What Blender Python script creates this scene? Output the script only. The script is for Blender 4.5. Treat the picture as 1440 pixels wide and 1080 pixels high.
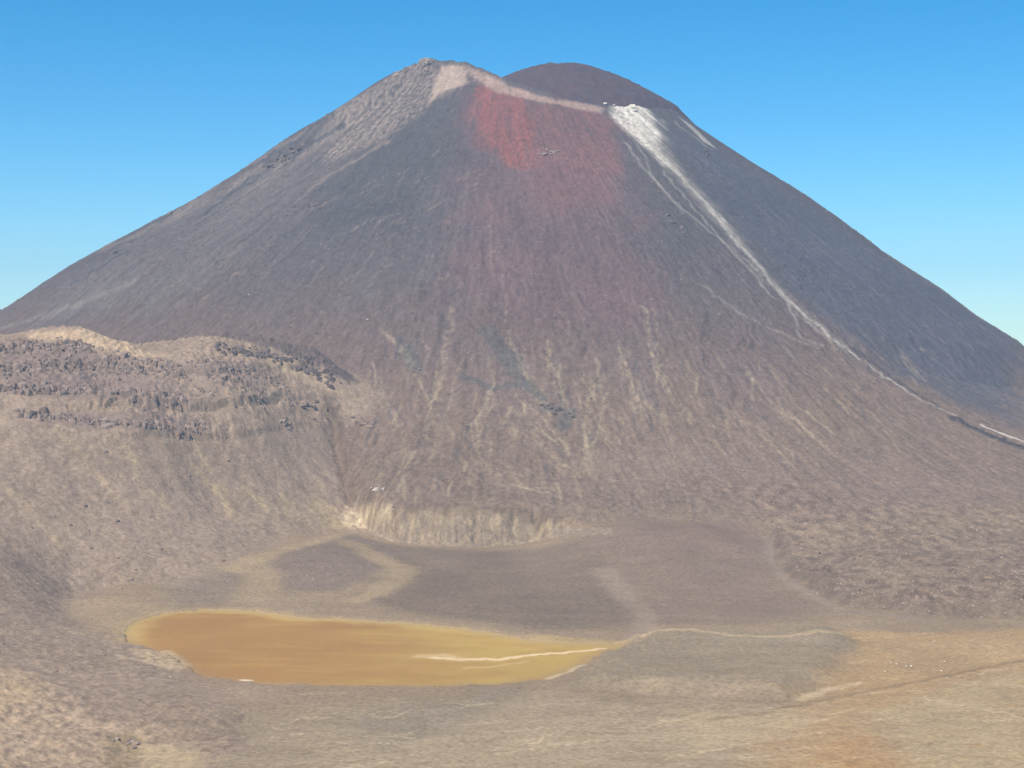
import bpy, bmesh, math, random
import numpy as np
from mathutils import Vector

for o in list(bpy.data.objects):
    bpy.data.objects.remove(o)
S = bpy.context.scene
COL = S.collection
R = math.radians
rng = np.random.default_rng(7)
random.seed(7)

# ------------------------------------------------------------------ camera, sky, sun, exposure
W, H, F, HOR, CAM_Z = 1440.0, 1080.0, 2300.0, 478.0, 215.0
PITCH = math.atan((H / 2 - HOR) / F)
cam_d = bpy.data.cameras.new('camera')
cam = bpy.data.objects.new('camera', cam_d)
COL.objects.link(cam)
cam.location = (0, 0, CAM_Z)
cam.rotation_euler = (R(90) - PITCH, 0, 0)
cam_d.sensor_width = 36
cam_d.lens = 36 * F / W
cam_d.clip_start = 0.5
cam_d.clip_end = 60000
S.camera = cam

SUN_EL, SUN_AZ = R(53), R(208)          # azimuth clockwise from +Y: behind the camera and to its left
w = bpy.data.worlds.new('World')
S.world = w
w.use_nodes = True
nt = w.node_tree
sky = nt.nodes.new('ShaderNodeTexSky')
sky.sky_type = 'NISHITA'
sky.sun_disc = False
sky.sun_elevation = SUN_EL
sky.sun_rotation = SUN_AZ
sky.altitude = 1900
sky.air_density = 1.0
sky.dust_density = 0.0
sky.ozone_density = 2.0
bg = nt.nodes['Background']
hs = nt.nodes.new('ShaderNodeHueSaturation')
hs.inputs['Hue'].default_value = 0.5
hs.inputs['Saturation'].default_value = 1.35
hs.inputs['Value'].default_value = 1.0
tint = nt.nodes.new('ShaderNodeMix'); tint.data_type = 'RGBA'; tint.blend_type = 'MULTIPLY'; tint.inputs['Factor'].default_value = 1
tint.inputs[7].default_value = (.80, 1.03, 1.09, 1)
nt.links.new(sky.outputs[0], tint.inputs[6])
nt.links.new(tint.outputs[2], hs.inputs['Color'])
nt.links.new(hs.outputs[0], bg.inputs[0])
bg.inputs[1].default_value = 0.096
sd = bpy.data.lights.new('sun', 'SUN')
sd.energy = 4.4
sd.angle = R(0.5)
sd.color = (1.0, 0.90, 0.78)
sun = bpy.data.objects.new('sun', sd)
COL.objects.link(sun)
sdir = Vector((math.sin(SUN_AZ) * math.cos(SUN_EL), math.cos(SUN_AZ) * math.cos(SUN_EL), math.sin(SUN_EL)))
sun.rotation_euler = sdir.to_track_quat('Z', 'Y').to_euler()
sun.location = (0, 0, 900)
S.view_settings.view_transform = 'Standard'
S.view_settings.look = 'None'
S.view_settings.exposure = 0.45
S.view_settings.gamma = 1.0
S.view_settings.use_curve_mapping = False
S.render.engine = 'CYCLES'
S.cycles.use_denoising = True
S.cycles.volume_bounces = 1
S.cycles.max_bounces = 4
HAZE = 6.8e-5

# ------------------------------------------------------------------ helpers: noise, projection
TAB = np.array([[math.cos(a), math.sin(a)] for a in np.linspace(0, 2 * math.pi, 256, endpoint=False)], np.float32)


def _h(i, j, s):
    n = i.astype(np.uint32) * np.uint32(374761393) + j.astype(np.uint32) * np.uint32(668265263) + np.uint32(s * 2654435 + 77)
    n = (n ^ (n >> np.uint32(13))) * np.uint32(1274126177)
    return ((n ^ (n >> np.uint32(16))) & np.uint32(255)).astype(np.intp)


def perlin(x, y, s=0):
    x = np.asarray(x, np.float32); y = np.asarray(y, np.float32)
    xf = np.floor(x); yf = np.floor(y)
    i = xf.astype(np.int64); j = yf.astype(np.int64)
    fx = x - xf; fy = y - yf
    u = fx * fx * fx * (fx * (fx * 6 - 15) + 10); v = fy * fy * fy * (fy * (fy * 6 - 15) + 10)

    def g(a, b):
        t = TAB[_h(i + a, j + b, s)]
        return t[..., 0] * (fx - a) + t[..., 1] * (fy - b)
    return ((g(0, 0) * (1 - u) + g(1, 0) * u) * (1 - v) + (g(0, 1) * (1 - u) + g(1, 1) * u) * v) * 1.4


def fbm(x, y, o=4, s=0, gain=0.5):
    r, a, t = 0, 1.0, 0
    for k in range(o):
        r = r + a * perlin(x * 2.0 ** k, y * 2.0 ** k, s + 13 * k); t += a; a *= gain
    return r / t * 1.3


def ridged(x, y, o=3, s=0):
    r, a, t = 0, 1.0, 0
    for k in range(o):
        r = r + a * (1 - 2 * np.abs(perlin(x * 2.0 ** k, y * 2.0 ** k, s + 17 * k))); t += a; a *= .5
    return r / t


def sst(a, b, x):
    t = np.clip((x - a) / (b - a), 0, 1)
    return t * t * (3 - 2 * t)


def smax(a, b, k):
    h = np.clip(.5 + .5 * (a - b) / k, 0, 1)
    return b + (a - b) * h + k * h * (1 - h)


CP, SP = math.cos(PITCH), math.sin(PITCH)


def ray(px, py):
    a = (px - W / 2) / F; b = (H / 2 - py) / F
    return np.array([a, CP + b * SP, -SP + b * CP])


def atY(px, py, Y):                     # the point at forward distance Y that is seen there
    d = ray(px, py)
    return np.array([d[0] / d[1] * Y, Y, CAM_Z + d[2] / d[1] * Y])


# ------------------------------------------------------------------ terrain heights
X0, Y0 = -27.0, 3150.0
_pr = np.array([0, 120, 230, 318, 518, 630, 804, 934, 1027, 1120, 1200, 1300, 1420, 1550, 1700, 2000, 3500.])
_pz = np.array([880, 800, 728, 667, 531, 462, 359, 276, 219, 164, 120, 77, 42, 14, -8, -40, -100.])
_rr = np.arange(0, 3500, 5.)
_zz = np.interp(_rr, _pr, _pz)
_k = np.exp(-0.5 * (np.arange(-24, 25) / 8.) ** 2); _k /= _k.sum()
_zz = np.convolve(np.pad(_zz, 24, mode='edge'), _k, 'valid')
RIM_PHI = np.radians([-180, -90, -35, -12, 4, 12, 28, 43, 60, 90, 180.])
RIM_R = np.array([280, 238, 242, 264, 326, 364, 397, 374, 360, 330, 280.])


def polar(X, Y):
    return np.hypot(X - X0, Y - Y0), np.arctan2(X - X0, Y0 - Y)


def cone_z(X, Y):
    r, ph = polar(X, Y)
    back = sst(0.15, -0.35, np.cos(ph))
    wob = fbm(X / 420., Y / 420., 2, 5) * 14 * sst(300, 700, r)
    rq = r + wob
    z = np.interp(rq, _rr, _zz)
    zb = 219 - (rq - 1027) * .42
    z = np.where((rq > 1027), z * (1 - back) + zb * back, z)
    sn = np.sin(ph)
    cl = np.interp(r, [0, 330, 500, 630, 800, 934, 1030, 1200], [24, 26, 38, 36, 25, 29, 27, 0])
    cr = np.interp(r, [0, 330, 560, 640, 720, 830, 890, 960, 1030, 1150, 1300], [9, 11, 15, 24, 38, 43, 54, 56, 80, 45, 0])
    z = z - cl * sst(-.15, -.7, sn) - cr * sst(.2, .85, sn)
    # radial ribs and gullies
    a = ph * 1.0
    env = sst(230, 420, r) * (1 - sst(1400, 1650, r))
    z = z + env * ridged(a * 9 + .8 * fbm(X / 300., Y / 300., 2, 3), r / 700., 3, 21) * 2.2
    fan = sst(820, 930, X / Y * F + W / 2)
    gul = sst(820, 1050, r) * (1 - sst(1330 - 190 * fan, 1450 - 170 * fan, r))
    z = z + gul * ridged(a * 22 + 1.1 * fbm(X / 70., Y / 70., 3, 4), r / 340., 4, 31) * 5.2
    z = z + sst(260, 600, r) * (fbm(a * 120, r / 60., 3, 41) * 1.6 + fbm(X / 9., Y / 9., 3, 43) * .9)
    lf = sst(-.45, -.75, sn) * sst(300, 400, r) * (1 - sst(820, 980, r))
    z = z + lf * np.maximum(ridged(a * 17 + .5 * fbm(X / 160., Y / 160., 2, 23), r / 420., 4, 24), -.2) * 6.0
    mid = sst(330, 480, r) * (1 - sst(1000, 1150, r)) * sst(-.15, .25, fbm(X / 150., Y / 150., 3, 25))
    z = z + mid * ridged(X / 28., Y / 34., 4, 26) * 2.2
    # rocky spur that runs down to the left of the top
    sp = ph - np.interp(r, [200, 330, 480, 700, 900], np.radians([-20, -38, -52, -60, -66]))
    arc = sp * r
    spur = np.where(arc < 0, np.exp(-(arc / 95.) ** 2), np.exp(-(arc / 26.) ** 2))
    z = z + 16 * spur * sst(200, 260, r) * (1 - sst(420, 800, r))
    rough = np.exp(-((arc + 55) / 70.) ** 2) * (1 - sst(500, 800, r))
    z = z + rough * (ridged(X / 24., Y / 24., 4, 51) * 7 + fbm(X / 8., Y / 8., 2, 52) * 2.5)
    # second rib further left, and a low outcrop on the right of the red slope
    arc2 = (ph - np.radians(-72)) * r
    z = z + 7 * np.exp(-(arc2 / 30.) ** 2) * sst(320, 420, r) * (1 - sst(620, 900, r))
    # crater
    rim = np.interp(ph, RIM_PHI, RIM_R) + fbm(ph * 7, ph * 0 + 3.3, 3, 61) * 9
    zr = np.interp(rim, _rr, _zz)
    d = rim - r
    bowl = zr - np.minimum(d * .75, 95) + fbm(X / 25., Y / 25., 3, 62) * 4 + 2.5 * np.exp(-(d / 10.) ** 2)
    return np.where(d > 0, np.minimum(bowl, z), z + sst(60, 0, -d) * ridged(X / 14., Y / 14., 3, 63) * 1.8)


def mound_z(X, Y):
    d = np.hypot(X - 99, (Y - 3255) * .9)
    return 758 - .75 * (np.sqrt(d * d + 150 ** 2) - 150) - np.maximum(0, d - 230) * .42 + ridged(X / 38., Y / 38., 4, 71) * 4.6 + fbm(X / 9., Y / 9., 2, 72) * 1.0


def tps_fit(P):
    n = len(P); D = np.hypot(P[:, None, 0] - P[None, :, 0], P[:, None, 1] - P[None, :, 1])
    K = np.where(D > 0, D * D * np.log(D + 1e-9), 0) + np.eye(n) * 2e-2
    A = np.zeros((n + 3, n + 3)); A[:n, :n] = K; A[:n, n] = 1; A[:n, n + 1:] = P[:, :2]
    A[n, :n] = 1; A[n + 1:, :n] = P[:, :2].T
    return np.linalg.solve(A, np.concatenate([P[:, 2], [0, 0, 0]])), P[:, :2].copy()


def tps_eval(m, x, y):
    c, P = m; n = len(P)
    z = c[n] + c[n + 1] * x + c[n + 2] * y
    for k in range(n):
        d2 = (x - P[k, 0]) ** 2 + (y - P[k, 1]) ** 2 + 1e-9
        z = z + c[k] * .5 * d2 * np.log(d2)
    return z


def floorpt(px, py, z=0.):
    d = ray(px, py); Y = (z - CAM_Z) / (d[2] / d[1])
    return atY(px, py, Y)


ridge = [(-300, 440, 1800), (-100, 464, 1810), (0, 474, 1825), (60, 468, 1840), (110, 464, 1860), (180, 487, 1885), (240, 482, 1930),
         (300, 480, 1970), (370, 492, 1990), (470, 516, 2010), (540, 562, 2010), (590, 622, 1970), (600, 690, 1850)]
HP = [atY(*q) for q in ridge]
HP += [p + np.array([-10, 170, -95]) for p in HP[:11:2]]
HP += [atY(*q) for q in [(-300, 620, 1500), (0, 600, 1590), (200, 600, 1670), (150, 545, 1745), (330, 560, 1800), (300, 700, 1655),
                         (400, 650, 1780), (0, 700, 1475), (150, 700, 1550), (0, 780, 1340), (450, 700, 1765), (500, 640, 1915),
                         (-250, 780, 1260), (-150, 860, 1130), (0, 860, 1200), (0, 950, 960), (0, 1000, 890), (100, 1080, 790),
                         (0, 1080, 760), (-150, 1080, 700), (250, 1080, 815), (170, 1035, 870), (90, 960, 1000)]]
HP += [floorpt(*q) for q in [(110, 838), (240, 822, 2), (380, 776, 11), (480, 748, 12), (150, 890), (205, 945, .5), (300, 1000, .5), (400, 1079, 0)]]
HP += [p + np.array([60, -45, -22]) for p in HP[-8:-4]]
HP += [np.array([-60, 900, -22]), np.array([-40, 1150, -40]), np.array([60, 1500, -60]), np.array([0, 700, -10]), np.array([-120, 600, 25])]
HILL = tps_fit(np.array(HP))
SPINE = [atY(*q) for q in ((296, 484, 1968), (330, 488, 1980), (370, 494, 1990), (430, 508, 2004), (480, 524, 2010))]


def hill_z(X, Y):
    z = tps_eval(HILL, X, Y)
    far = sst(1600, 1720, Y)
    z = z + (fbm(X / 70., Y / 70., 4, 81) * 4 + fbm(X / 7., Y / 7., 2, 82) * .5)
    dn = (X + Y) / 1.4142; al = (X - Y) / 1.4142
    z = z + ridged(al / 45. + .5 * fbm(X / 80., Y / 80., 2, 83), dn / 300., 2, 84) * 1.6
    z = z + sst(1010, 900, Y) * sst(-90, -190, X) * (ridged(X / 11., Y / 16., 4, 92) * 1.3 + fbm(X / 3., Y / 4., 2, 93) * .3)
    # rocky spine along the crest
    dsp = np.full(X.shape, 1e9)
    for a, b in zip(SPINE[:-1], SPINE[1:]):
        e = (b - a)[:2]; t = np.clip(((X - a[0]) * e[0] + (Y - a[1]) * e[1]) / (e @ e), 0, 1)
        dsp = np.minimum(dsp, np.hypot(X - a[0] - e[0] * t, Y - a[1] - e[1] * t))
    z = z + np.exp(-(dsp / 15.) ** 2) * (10 + ridged(X / 7., Y / 11., 4, 94) * 4.5) * sst(-362, -345, X) * sst(-205, -250, X)
    # stepped lava bands
    st = fbm(X / 140., Y / 140., 2, 85) * 8
    for h0, a in ((118, 6.0), (150, 11.0), (185, 7.0)):
        t = z + st - h0
        t = t + ridged(X / 12. + 1.3 * fbm(X / 30., Y / 30., 2, 87), Y / 40., 3, 80 + h0) * 5.5 * sst(30, 2, np.abs(t))
        z = z + a * (sst(-3, 3, t) - sst(-16, 16, t)) * far * (1 - sst(-360, -200, X) * .8)
    rk = sst(98, 122, z + st) * far * (1 - sst(-330, -150, X)) * np.clip(.75 + 1.6 * fbm(X / 60., Y / 40., 2, 88), 0, 1.2)
    z = z + rk * (ridged(X / 8. + .8 * fbm(X / 30., Y / 30., 2, 95), Y / 34., 3, 96) * 2.4 + ridged(X / 12., Y / 19., 4, 89) * 2.6 + fbm(X / 4.5, Y / 5., 2, 90) * 1.2)
    return z - 260 * sst(2040, 2260, Y) - 4 * np.maximum(Y - 2150, 0)


bank_px = [(-200, 640), (380, 690), (440, 725), (490, 745), (530, 757), (560, 763), (640, 768), (750, 763), (850, 748), (900, 752), (1000, 754), (2000, 754)]
_b = [floorpt(a, b, 3. + 11 * sst(580, 420, a) + 24 * sst(712, 885, a)) for a, b in bank_px]
_top = [(0, 700), (380, 700), (440, 708), (490, 712), (530, 711), (560, 710), (640, 711), (720, 718), (790, 731), (850, 745), (900, 748), (1000, 750), (2000, 750)]
BANK_U = np.array([p[0] / p[1] for p in _b]); BANK_Y = np.minimum(np.array([p[1] for p in _b]), 1880)


BENCH_U = np.array([(q[0] - W / 2) / F for q in _top])
BENCH_Z = np.array([CAM_Z + ray(*q)[2] / ray(*q)[1] * np.interp((q[0] - W / 2) / F, BANK_U, BANK_Y) for q in _top])


def bank_y(X, Y):
    return np.interp(X / Y, BANK_U, BANK_Y) + fbm(X / 22., X / 60. + 3, 3, 91) * 5


LAVA_PX = [(1015, 690), (1050, 718), (1078, 750), (1084, 785), (1112, 820), (1180, 853), (1300, 868), (1440, 874), (1900, 890), (1900, 655),
           (1440, 690), (1300, 700), (1200, 690), (1100, 680)]


def sdf_poly(P, x, y):                  # signed distance, negative inside
    P = np.asarray(P, float); n = len(P)
    d = np.full(x.shape, 1e18); s = np.zeros(x.shape, bool)
    for i in range(n):
        a, b = P[i, :2], P[(i + 1) % n, :2]
        ex, ey = b - a; wx, wy = x - a[0], y - a[1]
        t = np.clip((wx * ex + wy * ey) / (ex * ex + ey * ey + 1e-12), 0, 1)
        d = np.minimum(d, (wx - ex * t) ** 2 + (wy - ey * t) ** 2)
        c = (a[1] > y) != (b[1] > y)
        s ^= c & (x < (b[0] - a[0]) * (y - a[1]) / (b[1] - a[1] + 1e-12) + a[0])
    d = np.sqrt(d)
    return np.where(s, -d, d)


LAKE_PX = [(172, 893), (185, 876), (225, 863), (290, 858), (350, 859), (420, 868), (520, 874), (600, 879), (690, 890), (740, 900), (800, 905),
           (880, 907), (845, 918), (815, 935), (775, 955), (700, 963), (600, 966), (480, 965), (360, 961), (285, 952), (262, 938), (240, 924), (205, 914), (180, 906)]
LAKE = np.array([floorpt(a, b, -.8) for a, b in LAKE_PX])
MOUND_PX = [(860, 905), (940, 884), (1060, 888), (1180, 888), (1205, 905), (1175, 950), (1110, 985), (900, 975), (800, 965), (840, 925)]
PLAT = np.array([floorpt(a, b) for a, b in MOUND_PX])
MUD_PX = [(1175, 975), (1205, 905), (1190, 888), (1290, 890), (1440, 884), (1800, 890), (1800, 1000), (1440, 1000), (1320, 975), (1250, 985)]


def floor_z(X, Y, dl):
    z = fbm(X / 60., Y / 110., 4, 101) * 1.6 + fbm(X / 6., Y / 6., 2, 102) * .12
    z = z * sst(-5, 40, dl) - .8 * sst(12, -2, dl) + .5 * sst(0, 40, dl)
    z = z + 6.5 * sst(6, -20, sdf_poly(PLAT, X, Y)) * sst(0, 25, dl)
    # dry channel in the near ground and low dark dunes beyond the lake
    for (q, wd, dp) in (([(760, 965), (690, 990), (620, 1015), (560, 1050)], 9, 2.2), ([(1440, 925), (1300, 945), (1160, 975), (1000, 1005), (900, 1030)], 6, 1.2),
                        ([(160, 1000), (180, 1030), (150, 1080)], 5, 2.5)):
        P = [floorpt(a, b) for a, b in q]
        d = np.full(X.shape, 1e9)
        for a, b in zip(P[:-1], P[1:]):
            e = (b - a)[:2]; t = np.clip(((X - a[0]) * e[0] + (Y - a[1]) * e[1]) / (e @ e), 0, 1)
            d = np.minimum(d, np.hypot(X - a[0] - e[0] * t, Y - a[1] - e[1] * t))
        z = z - dp * np.exp(-(d / wd) ** 2)
    z = z + sst(1280, 1500, Y) * (3 + fbm(X / 90., Y / 160., 2, 103) * 5)
    uu = X / Y * F + W / 2
    z = z + 11 * sst(580, 420, uu) * sst(1380, 1560, Y) + 24 * sst(712, 885, uu) * sst(1200, 980, uu) * sst(1350, 1660, Y)
    near = CAM_Z - 2 - .62 * Y
    z = smax(z, near, 20)
    return z - sst(2100, 2700, Y) * 600


NAMES = ['volcano', 'inner_cone', 'hill', 'lava_field', 'crater_floor', 'lake', 'bank']


def terrain(X, Y):
    dl = sdf_poly(LAKE, X, Y) + fbm(X / 16., Y / 22., 4, 111) * 6
    zf = floor_z(X, Y, dl)
    zc = cone_z(X, Y)
    by = bank_y(X, Y)
    u = X / Y * F + W / 2
    win = sst(930, 850, u)
    zrough = ridged(X / 24. + 1.2 * fbm(X / 25., Y / 25., 2, 124), Y / 12., 3, 121) * 4.0 + fbm(X / 9., Y / 5., 3, 125) * 3
    cut = sst(32, -2, ((Y - by) + zrough) / (1 + 6 * sst(500, 430, u)))
    dby = np.maximum(Y - np.interp(X / Y, BANK_U, BANK_Y), 0)
    bench = np.interp(X / Y, BENCH_U, BENCH_Z) + .24 * dby + .0028 * dby * dby + fbm(X / 50., Y / 90., 3, 122) * 1.2
    zc = np.where(u < 1000, zc * sst(860, 1000, u) + (1 - sst(860, 1000, u)) * -smax(-zc, -bench, 8), zc)
    zc2 = zc * (1 - win * cut * .93)
    on_bank = win * (Y - by < 22) * (Y - by > -10) * (u > 470) * (u < 862)
    zl = sdf_poly(LAVA_W, X, Y) + fbm(X / 30., Y / 45., 3, 131) * 9
    base = smax(zf, zc2, 5)
    th = (.55 * sst(0, -16, zl) + .45 * sst(0, -70, zl)) * sst(1850, 1480, Y) * 15 * (.75 + .5 * fbm(X / 120., Y / 160., 2, 132)) + sst(0, -20, zl) * (ridged(X / 11., Y / 15., 4, 133) * 1.8 + fbm(X / 4., Y / 4., 2, 134) * .9) * (.35 + .65 * sst(1750, 1500, Y))
    base2 = base + np.maximum(th, 0) * sst(0, -1, zl)
    zh = hill_z(X, Y)
    z = smax(base2, zh, 4 + 14 * sst(1650, 1820, Y) * sst(-330, -230, X))
    zm = mound_z(X, Y)
    ids = np.where(zc2 > zf, 0, 4)
    ids = np.where((ids == 0) & (zc2 < 28 + fbm(X / 60., Y / 60., 2, 141) * 10) & (Y < 2000) & (u > 600), 4, ids)
    ids = np.where((win * cut > .5) & (ids == 0), 4, ids)
    ids = np.where(on_bank > .3, 6, ids)
    ids = np.where(zl < 0, 3, ids)
    ids = np.where((zh > base2) & (Y < 2300), 2, ids)
    ids = np.where((dl < 0) & (zh < 2), 5, ids)
    z = np.where((dl < 0) & (zh < 2), np.minimum(z, -.8), z)
    ids = np.where(zm > z, 1, ids)
    z = np.maximum(z, zm)
    return z, ids, dict(dl=dl, zl=zl, by=by, zh=zh, base=base2)


LAVA_W = np.array([atY(a, b, Y) for (a, b), Y in zip(LAVA_PX, [1790, 1760, 1720, 1590, 1440, 1318, 1268, 1249, 1200, 1900, 1800, 1780, 1790, 1830])])

# sheet: columns fan out from the viewpoint's foot, rows get denser where the ground is seen steeper
uf = np.concatenate([np.linspace(-.62, -.338, 36, endpoint=False), np.linspace(-.335, .335, 880), np.linspace(.338, .62, 36)])
yr = np.concatenate([np.geomspace(4, 690, 40, endpoint=False), np.linspace(690, 800, 50, endpoint=False), np.linspace(800, 1330, 250, endpoint=False),
                     np.linspace(1330, 2120, 400, endpoint=False), np.linspace(2120, 2780, 240, endpoint=False), np.linspace(2780, 3180, 160, endpoint=False),
                     np.linspace(3180, 3420, 40, endpoint=False), np.linspace(3420, 5200, 40)])
NC, NR = len(uf), len(yr)
GY = np.repeat(yr[:, None], NC, 1); GX = GY * uf[None, :]
GZ, GID, AUX = terrain(GX, GY)
GZ = np.where(GY > 4200, np.minimum(GZ, -558), GZ)


def at(px, py):                         # where the line of sight through that pixel meets the ground
    d = ray(px, py); u = d[0] / d[1]; s = d[2] / d[1]
    c = int(np.clip(np.searchsorted(uf, u), 1, NC - 1)); t = (u - uf[c - 1]) / (uf[c] - uf[c - 1])
    zc = GZ[:, c - 1] * (1 - t) + GZ[:, c] * t
    e = (zc - CAM_Z) / yr - s
    k = np.nonzero(e[30:] > 0)[0]
    i = 30 + k[0] if len(k) else 30 + int(np.argmax(e[30:]))
    Y = yr[i]
    if len(k) and i > 30 and e[i - 1] < 0:
        Y = yr[i - 1] + (yr[i] - yr[i - 1]) * (-e[i - 1]) / (e[i] - e[i - 1])
    return np.array([u * Y, Y, np.interp(Y, yr, zc)])


def ground(x, y):
    u = x / y; c = int(np.clip(np.searchsorted(uf, u), 1, NC - 1)); r = int(np.clip(np.searchsorted(yr, y), 1, NR - 1))
    a = (u - uf[c - 1]) / (uf[c] - uf[c - 1]); b = (y - yr[r - 1]) / (yr[r] - yr[r - 1])
    return float((GZ[r - 1, c - 1] * (1 - a) + GZ[r - 1, c] * a) * (1 - b) + (GZ[r, c - 1] * (1 - a) + GZ[r, c] * a) * b)


# ------------------------------------------------------------------ ground colours (scoria, ash and mud, with a little light and shade painted in)
def lin(r, g, b):
    return np.array([((v / 255 + .055) / 1.055) ** 2.4 if v > 10 else v / 255 / 12.92 for v in (r, g, b)])


A = np.zeros((NR, NC, 3))


def mix(m, c, sel=None):
    global A
    m = np.clip(m, 0, 1)[..., None]
    if sel is None:
        A = A * (1 - m) + np.asarray(c) * m
    else:
        A[sel] = A[sel] * (1 - m) + np.asarray(c) * m


PHI_R, PHI = polar(GX, GY)
FLOW = fbm(PHI * 70 + .5 * fbm(GX / 160., GY / 160., 2, 201), PHI_R / 260., 4, 202)
FINE = fbm(PHI * 260, PHI_R / 70., 3, 203)
BLOT = fbm(GX / 120., GY / 160., 4, 204)
SPECK = fbm(GX / 6., GY / 9., 3, 205)
WARPX = fbm(GX / 55., GY / 80., 4, 206)


def region(pts, col, feather=20., alpha=1., warp=20., tex=None, ids=None, pre=None):
    P = np.array([at(*p) for p in pts])
    pad = feather * 2 + warp * 2
    r0, r1 = np.searchsorted(yr, [P[:, 1].min() - pad, P[:, 1].max() + pad])
    us = P[:, 0] / P[:, 1]; c0, c1 = np.searchsorted(uf, [us.min() - pad / P[:, 1].min(), us.max() + pad / P[:, 1].min()])
    sl = (slice(r0, r1), slice(c0, c1))
    if r1 <= r0 or c1 <= c0:
        return
    d = sdf_poly(P, GX[sl], GY[sl]) + WARPX[sl] * warp
    m = sst(feather, -feather, d) * alpha
    if tex is not None:
        m = m * np.clip(tex[sl], 0, 1)
    if ids is not None:
        m = m * np.isin(GID[sl], ids)
    mix(m, col, sl)


def stroke(pts, col, w0=4., w1=None, alpha=1., jit=3., tex=None, soft=.6, ids=None, world=False):
    w1 = w0 if w1 is None else w1
    Q = []
    for a, b in zip(pts[:-1], pts[1:]):
        n = max(1, int(math.hypot(b[0] - a[0], b[1] - a[1]) / 8))
        for k in range(n):
            t = k / n
            Q.append((a[0] + (b[0] - a[0]) * t + rng.normal() * jit * .35, a[1] + (b[1] - a[1]) * t + rng.normal() * jit * .25))
    Q.append(pts[-1])
    P = np.array([at(*q) for q in Q]); n = len(P)
    pad = max(w0, w1) * 3
    r0, r1 = np.searchsorted(yr, [P[:, 1].min() - pad, P[:, 1].max() + pad])
    us = P[:, 0] / P[:, 1]; c0, c1 = np.searchsorted(uf, [us.min() - pad / P[:, 1].min(), us.max() + pad / P[:, 1].min()])
    sl = (slice(r0, r1), slice(c0, c1)); x = GX[sl]; y = GY[sl]
    if x.size == 0:
        return
    best = np.full(x.shape, 1e9)
    for i in range(n - 1):
        a, b = P[i, :2], P[i + 1, :2]
        if np.hypot(*(b - a)) > 180:
            continue
        wd = w0 + (w1 - w0) * i / max(1, n - 1)
        lo, hi = sorted((a[1], b[1])); q0, q1 = np.searchsorted(y[:, 0], [lo - wd * 3, hi + wd * 3])
        xx = x[q0:q1]; yy = y[q0:q1]
        if xx.size == 0:
            continue
        e = b - a
        t = np.clip(((xx - a[0]) * e[0] + (yy - a[1]) * e[1]) / (e @ e + 1e-9), 0, 1)
        best[q0:q1] = np.minimum(best[q0:q1], np.hypot(xx - a[0] - e[0] * t, yy - a[1] - e[1] * t) / wd)
    best = best * (1 + .5 * SPECK[sl])
    m = sst(1 + soft, 1 - soft, best) * alpha
    if tex is not None:
        m = m * np.clip(tex[sl], 0, 1)
    if ids is not None:
        m = m * np.isin(GID[sl], ids)
    mix(m, col, sl)


C_GREY = np.array([.081, .075, .083]); C_DARK = np.array([.058, .060, .074]); C_MAUVE = np.array([.130, .081, .088])
C_RED = np.array([.185, .070, .064]); C_TAN = np.array([.225, .182, .165]); C_WHITE = np.array([.72, .68, .63])
C_APRON = np.array([.168, .127, .104]); C_HILL = np.array([.266, .210, .168]); C_ROCK = np.array([.190, .150, .142])
C_FLOOR = np.array([.245, .195, .140]); C_PALE = np.array([.36, .30, .215]); C_ORANGE = np.array([.36, .20, .075])
C_YEL = np.array([.45, .365, .235]); C_MUD = np.array([.33, .235, .125]); C_SAND = np.array([.34, .27, .18]); C_LAVA = np.array([.180, .140, .112])

A[:] = C_GREY
# whole cone, by height and side
mix(sst(1.0, -.2, GZ / 300. - 0) * .0, C_GREY)
mix(sst(380, 170, GZ + BLOT * 70) * .85, np.array([.137, .101, .096]))
mix(sst(230, 95, GZ + BLOT * 60), C_APRON)
UU = GX / GY * F + W / 2
HG = AUX['base']
mix(sst(48, 10, GZ + BLOT * 12 + WARPX * 8) * (GY < 2300), C_FLOOR)
mix(sst(14, -30, AUX['zl'] + WARPX * 14) * sst(1880, 1480, GY + BLOT * 60), C_LAVA)
mix(sst(-16, 12, AUX['zh'] - AUX['base'] + WARPX * 9) * (GY < 2300), C_HILL)
V = (0,)
region([(655, 120), (720, 130), (860, 165), (890, 240), (900, 330), (925, 410), (900, 455), (760, 470), (650, 455), (635, 390), (650, 260)], C_MAUVE, 60, .8, 55, tex=.8 + BLOT * .5, ids=V)
region([(80, 410), (240, 305), (480, 158), (560, 115), (520, 200), (420, 290), (340, 380), (200, 440), (60, 450)], np.array([.128, .115, .115]), 40, .65, 40, tex=.7 + FLOW * .6 + SPECK * .4, ids=V)
region([(660, 110), (700, 125), (780, 140), (850, 160), (880, 210), (850, 250), (760, 235), (700, 230), (660, 200)], C_RED * np.array([.93, 1.02, 1.02]), 18, .58, 36, tex=.6 + FLOW * .9 + SPECK * .5 + BLOT * .4, ids=V)
region([(668, 120), (735, 140), (752, 180), (750, 235), (712, 235), (680, 205), (670, 160)], C_RED * 1.05, 12, .85, 24, tex=.8 + FLOW * .8 + SPECK * .6, ids=V)
region([(770, 180), (870, 200), (860, 280), (790, 300), (740, 260)], np.array([.16, .085, .09]), 30, .6, 25, ids=V)
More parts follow.
